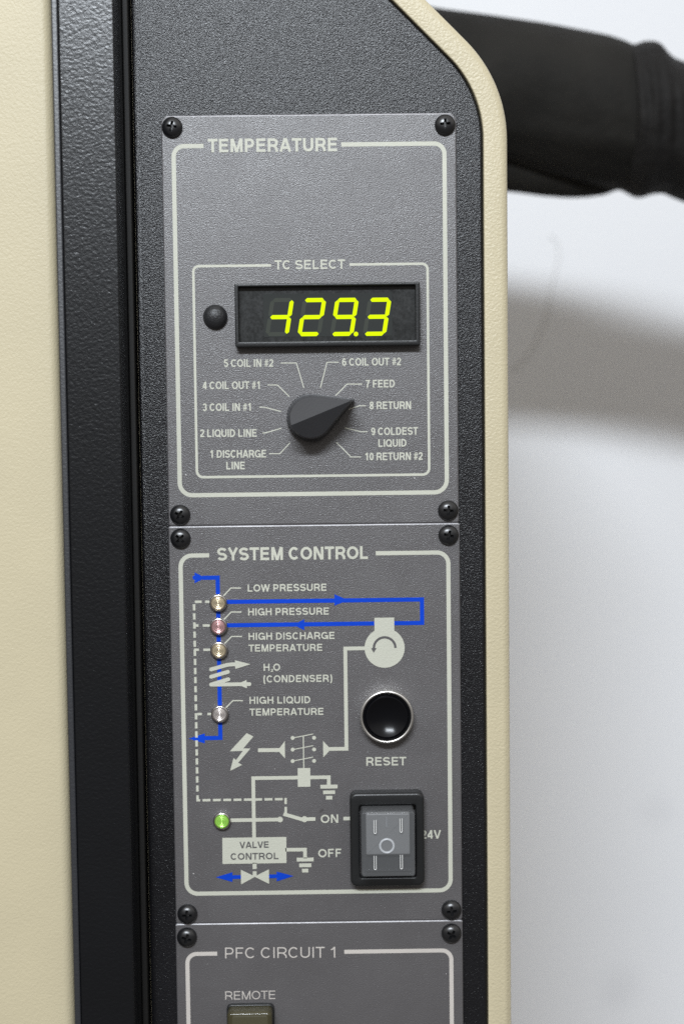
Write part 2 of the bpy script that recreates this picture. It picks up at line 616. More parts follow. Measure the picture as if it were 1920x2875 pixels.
# ================================================================== the wall behind
mb = Mesh()
mb.loft([[Vector((x, 0.388, z)) for x, z in ((-1.2, -1.2), (1.6, -1.2), (1.6, 1.2), (-1.2, 1.2))],
         [Vector((x, 0.488, z)) for x, z in ((-1.2, -1.2), (1.6, -1.2), (1.6, 1.2), (-1.2, 1.2))]], True, True)
wall = mb.build('wall', M['wall'], None, (0.2, 0.388, 0), smooth=0)
tag(wall, 'white painted wall out of focus behind the console', 'wall', kind='structure')
crack = Mesh()
cp = [(134.76, 114.41), (138.92, 110.41), (139.61, 101.18), (136.82, 89.77), (134.40, 81.86), (132.31, 66.00),
      (125.40, 50.15), (118.67, 40.48), (110.62, 33.30)]
tube(crack, [P3(x, z, -387.7) for x, z in cp], 0.55, 8)
crack.build('crack', M['crack'], wall, (0.2, 0.388, 0))

# ================================================================== pipes behind the console
def pipe(name, rows, depth, mat, squash, wob, parent=None, seed=0, crease=0.0, folds=0.0):
    """rows: (top, bottom) outline pairs seen side on; lofted as one bent, slightly dented tube"""
    rnd = random.Random(seed)
    ph = [rnd.uniform(0, 6.28) for _ in range(8)]
    cs = [((t[0] + b[0]) / 2, (t[1] + b[1]) / 2, (t[1] - b[1]) / 2) for t, b in rows]
    fine = []
    for i in range(len(cs) - 1):
        p0, p1, p2, p3 = cs[max(0, i - 1)], cs[i], cs[i + 1], cs[min(len(cs) - 1, i + 2)]
        for k in range(6):
            t = k / 6
            fine.append(tuple(0.5 * (2 * p1[j] + (p2[j] - p0[j]) * t + (2 * p0[j] - 5 * p1[j] + 4 * p2[j] - p3[j]) * t * t
                                     + (3 * p1[j] - p0[j] - 3 * p2[j] + p3[j]) * t ** 3) for j in range(3)))
    fine.append(cs[-1])
    loops = []
    n = 64
    for x, z, r in fine:
        lp = []
        for k in range(n):
            a = 2 * PI * k / n
            q = 1 + wob * (math.sin(3 * a + x * .05 + ph[0]) + .7 * math.sin(5 * a - x * .11 + ph[1]) + .5 * math.sin(x * .35 + 2 * a + ph[2])
                           + .4 * math.sin(x * .8 + 4 * a + ph[3])) * (1 - .85 * abs(math.sin(a)))
            q += crease * (math.exp(-((math.sin(a) + .62 + .1 * math.sin(x * .03)) / .10) ** 2) - .8 * math.exp(-((math.sin(a) + .80) / .08) ** 2))
            q += folds * math.sin(x * 1.05 + 2.2 * math.sin(a) + ph[4]) * (1 - .5 * abs(math.sin(a)))
            lp.append(P3(x, z + r * math.sin(a), depth + r * squash * math.cos(a) * q))
        loops.append(lp)
    mb = Mesh()
    mb.loft(loops, True, True)
    return mb.build(name, mat, parent, P3(cs[4][0], cs[4][1], depth), smooth=60)

D1 = -165
hose = pipe('insulated_pipe', [((-70.90, 197.37), (-72.14, 132.64)), ((-5.29, 193.07), (-6.14, 127.30)), ((22.87, 190.96), (22.19, 124.96)), ((50.56, 186.08), (50.07, 121.87)), ((66.07, 183.90), (65.68, 119.56)),
    ((82.54, 181.44), (82.24, 116.59)), ((98.07, 178.98), (97.86, 112.40)), ((112.20, 176.25), (112.08, 109.45)),
    ((124.46, 173.73), (124.42, 106.98)), ((132.01, 171.34), (132.01, 105.77)), ((136.73, 169.35), (136.76, 104.69)),
    ((149.95, 165.52), (150.06, 104.65)), ((161.11, 160.68), (161.28, 100.78)), ((173.60, 157.58), (173.84, 97.36)),
    ((192.55, 153.21), (192.89, 92.93)), ((230.48, 146.32), (231.05, 85.94)), ((297.04, 136.33), (297.98, 75.79)), ((382.81, 127.99), (384.25, 66.82))], -165, M['hose'], 0.92, 0.012, seed=3, crease=0.05)
tag(hose, 'thick black foam insulated pipe leaving the console towards the right', 'pipe', 'black pipes behind the console')
wrap = pipe('tape_wrap', [((134.99, 168.29), (131.80, 105.45)), ((138.19, 169.09), (137.76, 102.67)), ((142.89, 170.15), (140.13, 101.81)),
    ((147.13, 169.56), (146.29, 103.15)), ((149.96, 166.39), (149.60, 103.48)), ((153.26, 163.49), (152.91, 103.26)),
    ((157.03, 161.61), (157.18, 101.44)), ((162.69, 159.70), (162.87, 99.23))], -163, M['tape'], 0.97, 0.02, hose, seed=5, folds=0.022)
under = pipe('covered_hose', [((-53.58, 148.89), (-54.16, 115.96)), ((22.59, 142.49), (22.26, 109.50)), ((55.97, 137.45), (55.76, 108.20)), ((83.19, 132.46), (83.07, 106.21)),
    ((98.96, 127.59), (98.88, 104.15)), ((113.31, 123.67), (113.27, 103.24)), ((125.76, 120.71), (125.75, 104.34)),
    ((133.43, 118.74), (133.43, 106.62)), ((148.77, 116.69), (148.79, 107.70))], -172, M['hose'], 0.9, 0.012, seed=9)
tag(under, 'thinner black hose sagging just under the thick insulated pipe', 'hose', 'black pipes behind the console')

# ================================================================== cream cabinet door, far left
xr = ((-89.68, 140.72)[0] + (-91.47, -203.65)[0]) / 2
mb = Mesh()
slab(mb, rrect(-260, -330, xr, 300, 5.0), -20, 10, 3.2, 7)
door = mb.build('cabinet_door', M['door'], None, P3(-178, -330, 0))
tag(door, 'cream textured cabinet door at far left beside the black post', 'cabinet door')

# ================================================================== black post between the door and the console
xa = ((-88.07, 138.36)[0] + (-89.81, -200.24)[0]) / 2
xb = ((-68.54, 138.17)[0] + (-68.94, -200.55)[0]) / 2
post = thing('frame_post', 'black textured metal post standing between cream door and control console', 'post', P3((xa + xb) / 2, -330, 0))
mb = Mesh()
slab(mb, rrect(xa + 2.35, -330, xb, 300, 0.9, 4), -30, 18, 0.5, 5)
mb.build('post_body', M['post'], post, P3((xa + xb) / 2, -330, 0))
mb = Mesh()
slab(mb, rrect(xa, -330, xa + 2.2, 300, 0.9, 4), -28, 17.9, 0.6, 6)
mb.build('edge_bead', M['bead'], post, P3(xa + 1, -330, 0))
mb = Mesh()
slab(mb, rrect(xb + 0.05, -330, xb + 2.1, 300, 0.7, 3), -20, -0.5, 0.5, 4)
slab(mb, rrect(xb + 2.3, -330, xb + 7.0, 300, 1.0, 3), -20, -7.0, 0.8, 4)
mb.build('gasket', M['rubber'], post, P3(xb + 2, -330, 0))

# ================================================================== console housing
XR = ((61.06, 71.31)[0] + (60.59, -210.65)[0]) / 2
c1 = (38.19, 138.61)
c2 = (46.57, 130.21)
dv = (Vector(c2) - Vector(c1)).normalized()                  # the cut-off corner's slope
t = (XR - c1[0]) / dv.x
corner = Vector(c1) + dv * t
top_z = 215.0
tt = (top_z - c1[1]) / dv.y
top_pt = Vector(c1) + dv * tt
ang = math.acos(max(-1, min(1, dv.dot(Vector((0, -1))))))
Rf = 47.0
tl = Rf * math.tan(ang / 2)
cen = corner + Vector((0, -tl)) + Vector((-Rf, 0))

def housing_outline(off):
    pts = [(-112 + off, -330 + off), (XR - off, -330 + off)]
    for k in range(17):
        a = ang * k / 16
        pts.append((cen.x + (Rf - off) * math.cos(a), cen.y + (Rf - off) * math.sin(a)))
    n = Vector((-dv.y, dv.x))
    if n.x > 0:
        n = -n
    tp = Vector((top_pt.x, top_pt.y)) + n * off / max(.2, abs(n.y)) * 0
    tp = Vector((top_pt.x - off * 0.42, top_z - off))
    pts.append((tp.x, tp.y))
    pts.append((-112 + off, top_z - off))
    return pts

console = thing('console_housing', 'cream edged console housing with black textured front and cut off corner', 'control console', P3(-10, -330, 0))
mb = Mesh()
rim_in = 8.25
def roll(d_front, b, off0, sign, steps=6):
    L = []
    for k in range(steps + 1):
        a = 0.5 * PI * k / steps
        L.append([P3(x, z, d_front - b + b * math.sin(a)) for x, z in housing_outline(off0 + sign * b * (1 - math.cos(a)))])
    return L
outer = [[P3(x, z, -112) for x, z in housing_outline(0)]] + roll(-0.8, 2.6, 0.0, 1)
innerl = roll(-0.8, 0.5, rim_in, -1)
innerl.reverse()
mb.loft(outer + innerl + [[P3(x, z, -9) for x, z in housing_outline(rim_in)]], True, True)
mb.build('housing_rim', M['cream'], console, P3(-10, -330, 0))
xl = ((-64.75, 144.00)[0] + (-66.62, -209.18)[0]) / 2
fo = [(max(x, xl), z) for x, z in housing_outline(rim_in + 0.35)]
fo2 = []
for p in fo:
    fo2.append(p)
mb = Mesh()
def face_loop(off, d):
    return [P3(max(x, xl + off * 2.2), z, d) for x, z in housing_outline(rim_in + 0.35 + off)]
mb.loft([face_loop(0, -8.5)] + [face_loop(0.9 * (1 - math.cos(a)), -2.5 + 0.9 * math.sin(a)) for a in [PI / 2 * k / 5 for k in range(6)]]
        + [face_loop(0.95, -1.6)], True, True)
mb.build('faceplate', M['face'], console, P3(-10, -330, 0))

# ------------------------------------------------------------------ shared small parts
def screw_mesh():
    """black pan head with a cross recess, built about its own centre"""
    mb = Mesh()
    prof = [(3.45, 0.0), (3.5, 0.35)]
    for k in range(1, 11):
        a = PI / 2 * k / 10
        prof.append((3.5 * math.cos(a) ** 0.8 if k < 10 else 0.25, 0.35 + 2.15 * math.sin(a)))
    lathe(mb, (0, 0), prof, 48, True, True)
    o = mb.build('screw', M['screw'], None, smooth=40)
    cut = Mesh()
    w0, l0, w1, l1 = 0.52, 2.25, 0.28, 0.85
    for rot in (0, 1):
        def q(l, w, d):
            p = [(-l, -w), (l, -w), (l, w), (-l, w)]
            if rot:
                p = [(-b, a) for a, b in p]
            return [P3(x, z, d) for x, z in p]
        m2 = Mesh()
        m2.loft([q(l1, w1, 0.7), q(l0, w0 + rot * .003, 3.2 + rot * .01)], True, True)
        c = m2.build('cut', M['screw'], None, smooth=0)
        md = o.modifiers.new('b', 'BOOLEAN')
        md.operation = 'DIFFERENCE'
        md.solver = 'EXACT'
        md.object = c
        dg = bpy.context.evaluated_depsgraph_get()
        dg.update()
        me = bpy.data.meshes.new_from_object(o.evaluated_get(dg))
        o.modifiers.clear()
        o.data = me
        bpy.data.objects.remove(c)
    me.polygons.foreach_set('use_smooth', [True] * len(me.polygons))
    me.set_sharp_from_angle(angle=math.radians(32))
    me.name = 'screw'
    bpy.data.objects.remove(o)
    return me
SCREW = screw_mesh()

def put_screws(parent, spots):
    for x, z, turn in spots:
        o = bpy.data.objects.new('screw', SCREW)
        COL.objects.link(o)
        o.parent = parent
        o.location = P3(x, z, 0.0) - world_loc(parent)
        o.rotation_euler = (random.uniform(-.02, .02), turn, 0)

def plate(parent, x0, z0, x1, z1, r):
    mb = Mesh()
    o = rrect(x0, z0, x1, z1, r)
    prof = ((0.0, -1.6), (0.0, -0.34), (0.03, -0.22), (0.10, -0.145), (0.20, -0.09), (0.33, -0.03), (0.42, -0.005), (0.5, 0.0), (0.54, 0.0))
    mb.loft([[P3(x, z, d) for x, z in inset(o, w)] for w, d in prof], True, True)
    n = len(o)
    for k in range(n, n * 6):                   # highlight along the top edge, painted in as a paler colour
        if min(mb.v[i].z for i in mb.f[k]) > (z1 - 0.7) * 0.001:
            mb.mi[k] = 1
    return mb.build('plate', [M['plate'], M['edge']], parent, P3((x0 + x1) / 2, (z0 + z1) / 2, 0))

# ================================================================== panel 1: temperature
PX0, PX1 = -56.15, 43.3
p1 = thing('temperature_panel', 'grey TEMPERATURE panel with yellow digital readout and black selector knob', 'control panel', P3(-6.4, 36, 0),
           'grey panels screwed to the console')
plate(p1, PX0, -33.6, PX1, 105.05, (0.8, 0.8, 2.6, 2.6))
tl_, tr_ = (-52.85, 89.96), (39.65, 89.01)
bl_, br_ = (-52.76, -18.21), (40.30, -19.33)
ztop = ((-46.40, 95.62)[1] + (29.54, 95.59)[1]) / 2
zbot = ((-47.65, -23.83)[1] + (34.71, -23.82)[1]) / 2
border(p1, (tl_[0] + bl_[0]) / 2, zbot, (tr_[0] + br_[0]) / 2, ztop, (5.0, 4.2), 1.45, ((-41.93, 94.76)[0], (4.45, 94.69)[0]))
write(p1, 'TEMPERATURE', (-40.52, 92.70), (3.05, 92.66), 4.5, .20, name='title_lettering')
ztop = ((-42.76, 55.07)[1] + (30.64, 55.12)[1]) / 2
zbot = ((-44.03, -17.43)[1] + (31.28, -17.33)[1]) / 2
border(p1, ((-46.70, 48.14)[0] + (-46.45, -13.54)[0]) / 2, zbot, ((33.54, 47.25)[0] + (33.79, -14.50)[0]) / 2, ztop, (2.6, 2.3), 0.86,
       ((-19.77, 54.69)[0], (6.75, 54.77)[0]))
write(p1, 'TC SELECT', (-18.62, 53.21), (5.31, 53.26), 3.15, .18, name='title_lettering')
for txt, a, b in (('5 COIL IN #2', (-36.25, 20.46), (-19.53, 20.39)), ('4 COIL OUT #1', (-43.62, 13.01), (-23.92, 12.91)), ('3 COIL IN #1', (-43.75, 5.59), (-27.07, 5.52)),
                  ('2 LIQUID LINE', (-44.78, -3.25), (-25.53, -3.36)), ('1 DISCHARGE', (-41.61, -10.37), (-22.41, -10.47)), ('LINE', (-36.02, -14.41), (-29.74, -14.43)),
                  ('6 COIL OUT #2', (3.94, 20.43), (23.90, 20.39)), ('7 FEED', (11.86, 12.93), (21.72, 12.94)), ('8 RETURN', (13.08, 5.55), (27.18, 5.51)),
                  ('9 COLDEST', (13.55, -3.32), (29.53, -3.32)), ('LIQUID', (15.99, -7.32), (25.51, -7.31)), ('10 RETURN #2', (11.28, -11.87), (31.01, -11.91))):
    write(p1, txt, a, b, 2.64, .18)
for pts in (((-16.98, 21.65), (-11.65, 21.59), (-9.23, 13.11)), ((-21.55, 14.24), (-18.20, 14.20), (-14.23, 10.20)), ((-24.51, 6.73), (-22.77, 6.71), (-17.09, 5.16)),
            ((-23.53, -2.08), (-22.66, -2.09), (-17.11, -0.54)), ((-21.40, -9.18), (-17.73, -9.22), (-14.20, -5.54)), ((2.78, 21.68), (-1.25, 21.72), (-3.59, 13.11)),
            ((10.69, 14.18), (5.48, 14.24), (1.53, 10.33)), ((11.85, 6.80), (9.74, 6.83), (5.88, 5.63)), ((12.32, -2.06), (9.96, -2.04), (4.50, -0.61)),
            ((9.99, -10.67), (6.56, -10.63), (1.59, -5.54))):
    ink = Ink(0)
    ink.stroke(pts, 0.34)
    ink.build('leader_line', M['ink'], p1)

# black dome beside the readout
c = (-38.93, 37.50)
mb = Mesh()
lathe(mb, c, [(4.15, 0.0), (4.15, 0.5)] + [(4.15 * math.cos(PI / 2 * k / 12), 0.5 + 2.9 * math.sin(PI / 2 * k / 12)) for k in range(1, 12)] + [(0.1, 3.4)], 56)
mb.build('dome_cap', M['dome'], p1, P3(*c, 0))['label'] = 'small black rubber dome left of the readout'

# digital readout
c = (-0.92, 38.12)
mb = Mesh()
fr_o = box2((-32.06, 48.19), (30.34, 26.97), 0.5, 4)
fr_i = box2((-30.79, 47.21), (28.82, 28.70), 0.25, 4)
frame_ring(mb, fr_o, fr_i, 0.0, 4.0, 0.35, 0.25, 0.9, 3)
disp = mb.build('digital_display', M['plastic'], p1, P3(*c, 0))
disp['label'] = 'black framed digital readout showing lit yellow digits'
mb = Mesh()
slab(mb, box2((-31.03, 47.57), (29.06, 28.39), 0.2, 3), 0.3, 1.5, 0.1, 2)
mb.build('window', M['window'], disp, P3(*c, 0))
mb = Mesh()
slab(mb, box2((-22.50, 44.90), (21.07, 30.34), 0.2, 3), 1.4, 1.56, 0.03, 2)
mb.build('digit_field', M['field'], disp, P3(*c, 0))
SEG = dict(a='top', b='ur', c='lr', d='bot', e='ll', f='ul', g='mid')
def digit(center, on, dot=False):
    sx = 105 * .5102 / 8.20 / 2
    sz = 184 * .5102 / 8.20 / 2
    th = 22.5 * .5102 / 8.20 / 2
    sl = 31 / 184
    mb = Mesh()
    def q(x, z):
        return (center[0] + x + z * sl, center[1] + z)
    g = 0.07
    ends = dict(a=((-sx, sz), (sx, sz)), g=((-sx, 0), (sx, 0)), d=((-sx, -sz), (sx, -sz)),
                f=((-sx, 0), (-sx, sz)), b=((sx, 0), (sx, sz)), e=((-sx, -sz), (-sx, 0)), c=((sx, -sz), (sx, 0)))
    for s, (p, r) in ends.items():
        lit_ = s in on
        p, r = Vector(p), Vector(r)
        u = (r - p).normalized()
        n = Vector((-u.y, u.x))
        p, r = p + u * g, r - u * g
        k = th * .9
        hexa = [p, p + u * k - n * th, r - u * k - n * th, r, r - u * k + n * th, p + u * k + n * th]
        dz = 1.66 if lit_ else 1.60
        mb.loft([[P3(*q(*v), 1.57) for v in hexa], [P3(*q(*v), dz) for v in hexa]], False, True, 0 if lit_ else 1)
    if dot:
        cc = q(sx + th * 2.2, -sz - th * .1)
        mb.loft([[P3(x, z, 1.57) for x, z in circle(cc, 0.78, 20)], [P3(x, z, 1.67) for x, z in circle(cc, 0.78, 20)]], False, True, 0)
    mb.build('digit', [M['digit'], M['unlit']], disp, P3(*center, 1.5), smooth=0)
digit((-17.07, 37.08), 'gbc')
digit((-6.17, 36.96), 'abged')
digit((4.86, 36.89), 'abcdfg', True)
digit((15.90, 36.83), 'abgcd')

# selector knob
c = Vector((-6.82, 3.00))
tip = Vector((7.87, 8.86))
ax = (tip - c)
KL = ax.length
ax.normalize()
ay = Vector((-ax.y, ax.x))
KR = 8.0
def tear(sc, knurl=0.0, L=None):
    L = (L or KL) * 1.0
    r = KR * sc
    a0 = math.acos(min(1, r / L))
    pts = []
    n = 120
    for k in range(n + 1):
        a = a0 + (2 * PI - 2 * a0) * k / n
        rr = r
        if knurl and abs(a - PI) < 1.75:
            rr += knurl * (0.5 + 0.5 * math.cos(a * 46))
        pts.append((rr * math.cos(a), rr * math.sin(a)))
    for (sgn) in (-1, 1):
        e0 = (r * math.cos(a0), sgn * r * math.sin(a0))
        seq = [(e0[0] + (L - e0[0]) * t, e0[1] * (1 - t) + sgn * 0.25 * t) for t in (0.35, 0.7, 0.9, 1.0)]
        pts += seq if sgn < 0 else list(reversed(seq))
    return pts
def kw(p, d):
    v = c + ax * p[0] + ay * p[1]
    return P3(v.x, v.y, d)
mb = Mesh()
mb.loft([[kw(p, d) for p in tear(s, k, L)] for s, k, d, L in ((1.0, .40, 0.3, KL), (1.0, .40, 3.6, KL), (0.985, .10, 4.1, KL * .99), (0.95, 0, 4.15, KL * .965))], True, True)
knob = mb.build('selector_knob', M['knob'], p1, P3(c.x, c.y, 0), smooth=30)
knob['label'] = 'black teardrop selector knob with ridged top'
mb = Mesh()
H = 14.5
base = tear(0.95, 0, KL * .955)
top = tear(0.87, 0, KL * .89)
def hh(p):
    return H - 0.62 * abs(p[1])
mb.loft([[kw(p, 4.1) for p in base], [kw(p, hh(p) - .35) for p in top], [kw((p[0] * .99, p[1] * .97), hh(p) + .0) for p in top],
         [kw((max(-KR * .74, min(p[0] * .985, KL * .885)), 0), H) for p in top]], False, False)
mb.build('pointer', M['knob'], knob, P3(c.x, c.y, 0), smooth=25)

put_screws(p1, [(*(-52.36, 101.12), 0.15), (*(39.46, 101.00), -0.05), (*(-52.11, -29.68), 0.5), (*(39.56, -29.32), 0.1)])

# ================================================================== panel 2: system control
p2 = thing('system_control_panel', 'grey SYSTEM CONTROL panel with blue flow diagram and rocker switch', 'control panel', P3(-6.4, -103, 0),
           'grey panels screwed to the console')
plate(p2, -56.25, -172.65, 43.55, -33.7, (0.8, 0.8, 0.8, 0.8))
ztop = ((-48.00, -43.11)[1] + (35.90, -43.07)[1]) / 2
zbot = ((-48.58, -162.87)[1] + (36.58, -162.73)[1]) / 2
border(p2, ((-53.14, -49.11)[0] + (-52.94, -158.07)[0]) / 2, zbot, ((40.15, -50.27)[0] + (40.42, -157.36)[0]) / 2, ztop, (4.6, 4.6), 1.45, ((-42.45, -43.78)[0], (14.67, -43.75)[0]))
write(p2, 'SYSTEM CONTROL', (-39.66, -45.70), (11.96, -45.74), 4.45, .20, name='title_lettering')

LX = ((-39.57, -53.63)[0] + (-39.68, -72.45)[0] + (-39.74, -93.55)[0] + (-39.71, -104.50)[0]) / 4    # the blue riser
BW = 1.42
ink = Ink(0)
zt, zb = (-42.55, -51.54)[1], (-42.44, -107.28)[1]
ink.stroke([((-44.89, -51.51)[0], zt), (LX, zt), (LX, zb), ((-45.33, -107.28)[0], zb)], BW)
ink.poly([(-47.55, -49.63), (-47.61, -53.39), (-43.92, -51.55)])
ink.poly([(-48.18, -50.78), (-47.28, -50.79), (-47.30, -52.09), (-48.20, -52.08)])
ink.poly([(-45.05, -105.64), (-45.11, -109.11), (-50.68, -107.39)])
z1, z2 = ((-36.21, -59.92)[1] + (31.06, -60.02)[1]) / 2, ((-36.34, -68.18)[1] + (28.97, -67.99)[1]) / 2
xe = ((30.38, -60.96)[0] + (30.39, -67.74)[0]) / 2
ink.stroke([(LX, z1), (xe, z1), (xe, z2), (LX, z2)], BW)
ink.poly([(0.33, -57.81), (0.28, -61.73), (5.08, -59.90)])
ink.poly([(-10.14, -66.27), (-10.19, -70.14), (-13.87, -68.19)])
ink.build('flow_line', M['blue'], p2, 'bright blue printed refrigerant flow lines with arrows')

for pts in (((-31.66, -55.25), (-35.18, -55.20), (-38.18, -58.31)), ((-31.68, -63.53), (-35.21, -63.48), (-38.13, -66.42)), ((-31.68, -72.01), (-35.20, -71.96), (-38.06, -74.83)),
            ((-31.67, -94.35), (-35.14, -94.30), (-37.93, -97.07))):
    ink = Ink(1)
    ink.stroke(pts, 0.42)
    ink.build('leader_line', M['ink'], p2)
for txt, a, b, cap in (('LOW PRESSURE', (-29.42, -56.54), (-2.38, -56.56), 2.5), ('HIGH PRESSURE', (-29.40, -64.79), (-1.66, -64.82), 2.5),
                       ('HIGH DISCHARGE', (-29.39, -73.27), (0.19, -73.29), 2.5), ('TEMPERATURE', (-29.46, -77.34), (-4.08, -77.37), 2.48),
                       ('H', (-24.37, -84.09), (-22.31, -84.08), 2.5), ('2', (-21.92, -84.45), (-21.09, -84.46), 1.05), ('O', (-21.05, -84.10), (-18.67, -84.10), 2.5),
                       ('(CONDENSER)', (-24.43, -88.13), (-0.86, -88.15), 2.5), ('HIGH LIQUID', (-29.42, -95.54), (-8.43, -95.56), 2.5),
                       ('TEMPERATURE', (-29.48, -99.63), (-4.00, -99.68), 2.48), ('RESET', (10.64, -117.69), (24.49, -117.73), 3.0),
                       ('ON', (-5.37, -137.68), (0.73, -137.63), 2.95), ('OFF', (-6.39, -149.80), (1.65, -149.71), 2.95), ('24V', (29.37, -143.69), (36.33, -143.69), 3.0)):
    write(p2, txt, a, b, cap, .185 if cap > 1.5 else .22, layer=2)

# dashed safety line
DX = ((-47.94, -61.48)[0] + (-47.96, -78.88)[0] + (-47.96, -97.09)[0] + (-47.92, -110.98)[0] + (-47.85, -121.78)[0]) / 5
ink = Ink(2)
zc = (-47.74, -60.61)[1]
pitch = (zc - (-47.88, -123.79)[1]) / 20.0
for k in range(21):
    za = zc - pitch * k
    ink.stroke([(DX, za), (DX, za - pitch * .69)], 0.88)
for a, b in (((-47.62, -59.78), (-45.28, -59.81)), ((-44.13, -59.83), (-41.98, -59.85)), ((-48.23, -67.99), (-46.51, -68.01)), ((-45.07, -68.03), (-42.12, -68.07)),
             ((-48.21, -76.41), (-46.51, -76.43)), ((-45.04, -76.45), (-41.91, -76.49)), ((-47.42, -98.81), (-45.90, -98.83)), ((-43.99, -98.85), (-42.11, -98.88))):
    ink.stroke([a, b], 0.88)
zh = ((-44.00, -129.01)[1] + (-20.17, -129.07)[1]) / 2
xq = (-17.45, -129.10)[0]
ink.stroke([(DX, (-47.94, -127.28)[1]), (DX, zh), (DX + 0.9, zh)], 0.85)
x = (-46.19, -128.98)[0]
for k in range(8):
    ink.stroke([(x, zh), (min(x + 2.72, xq), zh)], 0.85)
    x += ((-21.16, -129.05)[0] - (-46.19, -128.98)[0]) / 7
ink.stroke([(xq - .4, zh), (xq, zh), (xq, (-17.48, -130.78)[1])], 0.85)
ink.stroke([(xq, (-17.49, -131.79)[1]), (xq, (-17.53, -134.15)[1])], 0.85)
ink.build('dashed_line', M['ink'], p2, 'cream dashed line linking the lamps to the switch symbol')

# condenser coil
ink = Ink(3)
def cap_line(pts, w):
    ink.stroke(pts, w)
    for q in (pts[0], pts[-1]):
        ink.disc(q, w / 2, 20)
cap_line([(-42.46, -83.31), (-36.95, -81.82), (-35.15, -81.63)], 1.35)
ink.stroke([(-35.69, -81.66), (-33.70, -81.61)], 1.3)
ink.poly([(-34.22, -80.22), (-34.13, -83.28), (-28.87, -81.67)])
cap_line([(-42.50, -85.86), (-36.70, -84.22)], 1.35)
cap_line([(-42.55, -88.59), (-36.60, -86.81)], 1.35)
cap_line([(-42.55, -88.63), (-29.34, -88.58)], 1.3)
ink.poly([(-30.33, -87.11), (-30.20, -90.06), (-33.64, -88.60)])
ink.build('condenser_symbol', M['ink'], p2)

# lightning flash
ink = Ink(1)
ink.poly([(-30.59, -105.72), (-28.26, -106.92), (-31.79, -111.05), (-29.33, -111.12), (-33.67, -116.07), (-32.29, -116.83), (-36.49, -118.85), (-35.29, -114.38), (-34.38, -115.06), (-32.02, -111.94), (-36.51, -112.02)])
ink.build('lightning_symbol', M['ink'], p2)

# motor and its supply lead
ink = Ink(1)
zh1, zl1 = (6.64, -76.66)[1], (0.82, -111.65)[1]
xm = ((3.79, -79.71)[0] + (3.89, -108.91)[0]) / 2
ink.stroke([((11.15, -76.65)[0], zh1), (xm, zh1), (xm, zl1), ((-2.81, -111.64)[0], zl1)], 1.30)
ink.poly([(-4.22, -108.80), (-2.15, -111.10), (-2.16, -112.42), (-4.22, -114.59)])
ink.build('wiring_line', M['ink'], p2)
mc = (17.39, -76.62)
ink = Ink(2)
ink.disc(mc, 193 * .29337 / 8.20, 64)
ink.poly([(13.96, -66.08), (20.77, -66.10), (20.78, -72.66), (13.93, -72.58)])
ink.build('motor_symbol', M['ink'], p2, 'round cream motor symbol with a curved arrow')
ink = Ink(4)
ra = 104 * .29337 / 8.20
ink.stroke(arc(mc[0], mc[1], ra, ra, 0, 180, 24), 0.80)
ink.poly([(12.74, -76.59), (14.61, -76.62), (13.59, -78.24)])
ink.build('rotation_arrow', M['grey_ink'], p2)

# contactor
ink = Ink(1)
ink.stroke([(-26.73, -111.75), (-18.93, -111.79)], 1.35)
ink.poly([(-19.38, -111.18), (-17.43, -108.66), (-17.45, -114.75), (-19.40, -112.51)])
ink.build('wiring_line', M['ink'], p2)
ink = Ink(1)
for a, b, r in (((-14.71, -107.63), (-7.62, -106.32), (-7.31, -107.66)), ((-14.76, -111.71), (-7.67, -110.40), (-7.36, -111.74)), ((-14.82, -115.72), (-7.73, -114.41), (-7.41, -115.76))):
    ink.stroke([a, b], 0.32)
    ink.disc(a, 0.68, 24)
    ink.disc(r, 0.68, 24)
xv = (-11.01, -112.90)[0]
ink.stroke([(xv, (-11.00, -106.94)[1]), (xv, (-11.15, -118.59)[1])], 0.38)
ink.build('contact_symbol', M['ink'], p2)
ink = Ink(2)
ink.poly([(-13.13, -118.22), (-8.77, -118.22), (-8.79, -124.79), (-13.16, -124.80)])
xv2 = ((-28.56, -123.38)[0] + (-28.56, -140.86)[0]) / 2
zq = (-20.72, -121.54)[1]
ink.stroke([((-12.78, -121.58)[0], zq), (xv2, zq), (xv2, (-28.59, -142.75)[1])], 1.28)
xg = (-2.41, -123.06)[0]
ink.stroke([((-9.14, -121.56)[0], zq), (xg, zq), (xg, (-2.43, -124.54)[1])], 1.28)
ink.build('wiring_line', M['ink'], p2)
def ground(rows):
    ink = Ink(3)
    for a, b in rows:
        ink.rect(a, b)
    ink.build('ground_symbol', M['ink'], p2)
ground((((-5.34, -124.17), (0.61, -125.52)), ((-4.43, -126.19), (-0.28, -127.46)), ((-3.46, -128.09), (-1.23, -129.39))))
ground((((-13.89, -149.77), (-8.00, -151.13)), ((-13.06, -151.81), (-8.82, -153.15)), ((-12.09, -153.71), (-9.91, -155.03))))

# contact arm and its leads
ink = Ink(3)
ink.stroke([(-36.84, -136.23), (-19.48, -136.20)], 1.28)
ink.disc((-19.48, -136.20), 1.0, 28)
ink.stroke([(-18.26, -134.27), (-10.73, -136.59)], 1.25)
ink.disc((-10.99, -136.19), 1.08, 28)
ink.stroke([(-10.99, -136.19), (-7.21, -136.17)], 1.28)
ink.stroke([(2.47, -136.17), (5.59, -136.15)], 1.28)
ink.build('switch_symbol', M['ink'], p2)

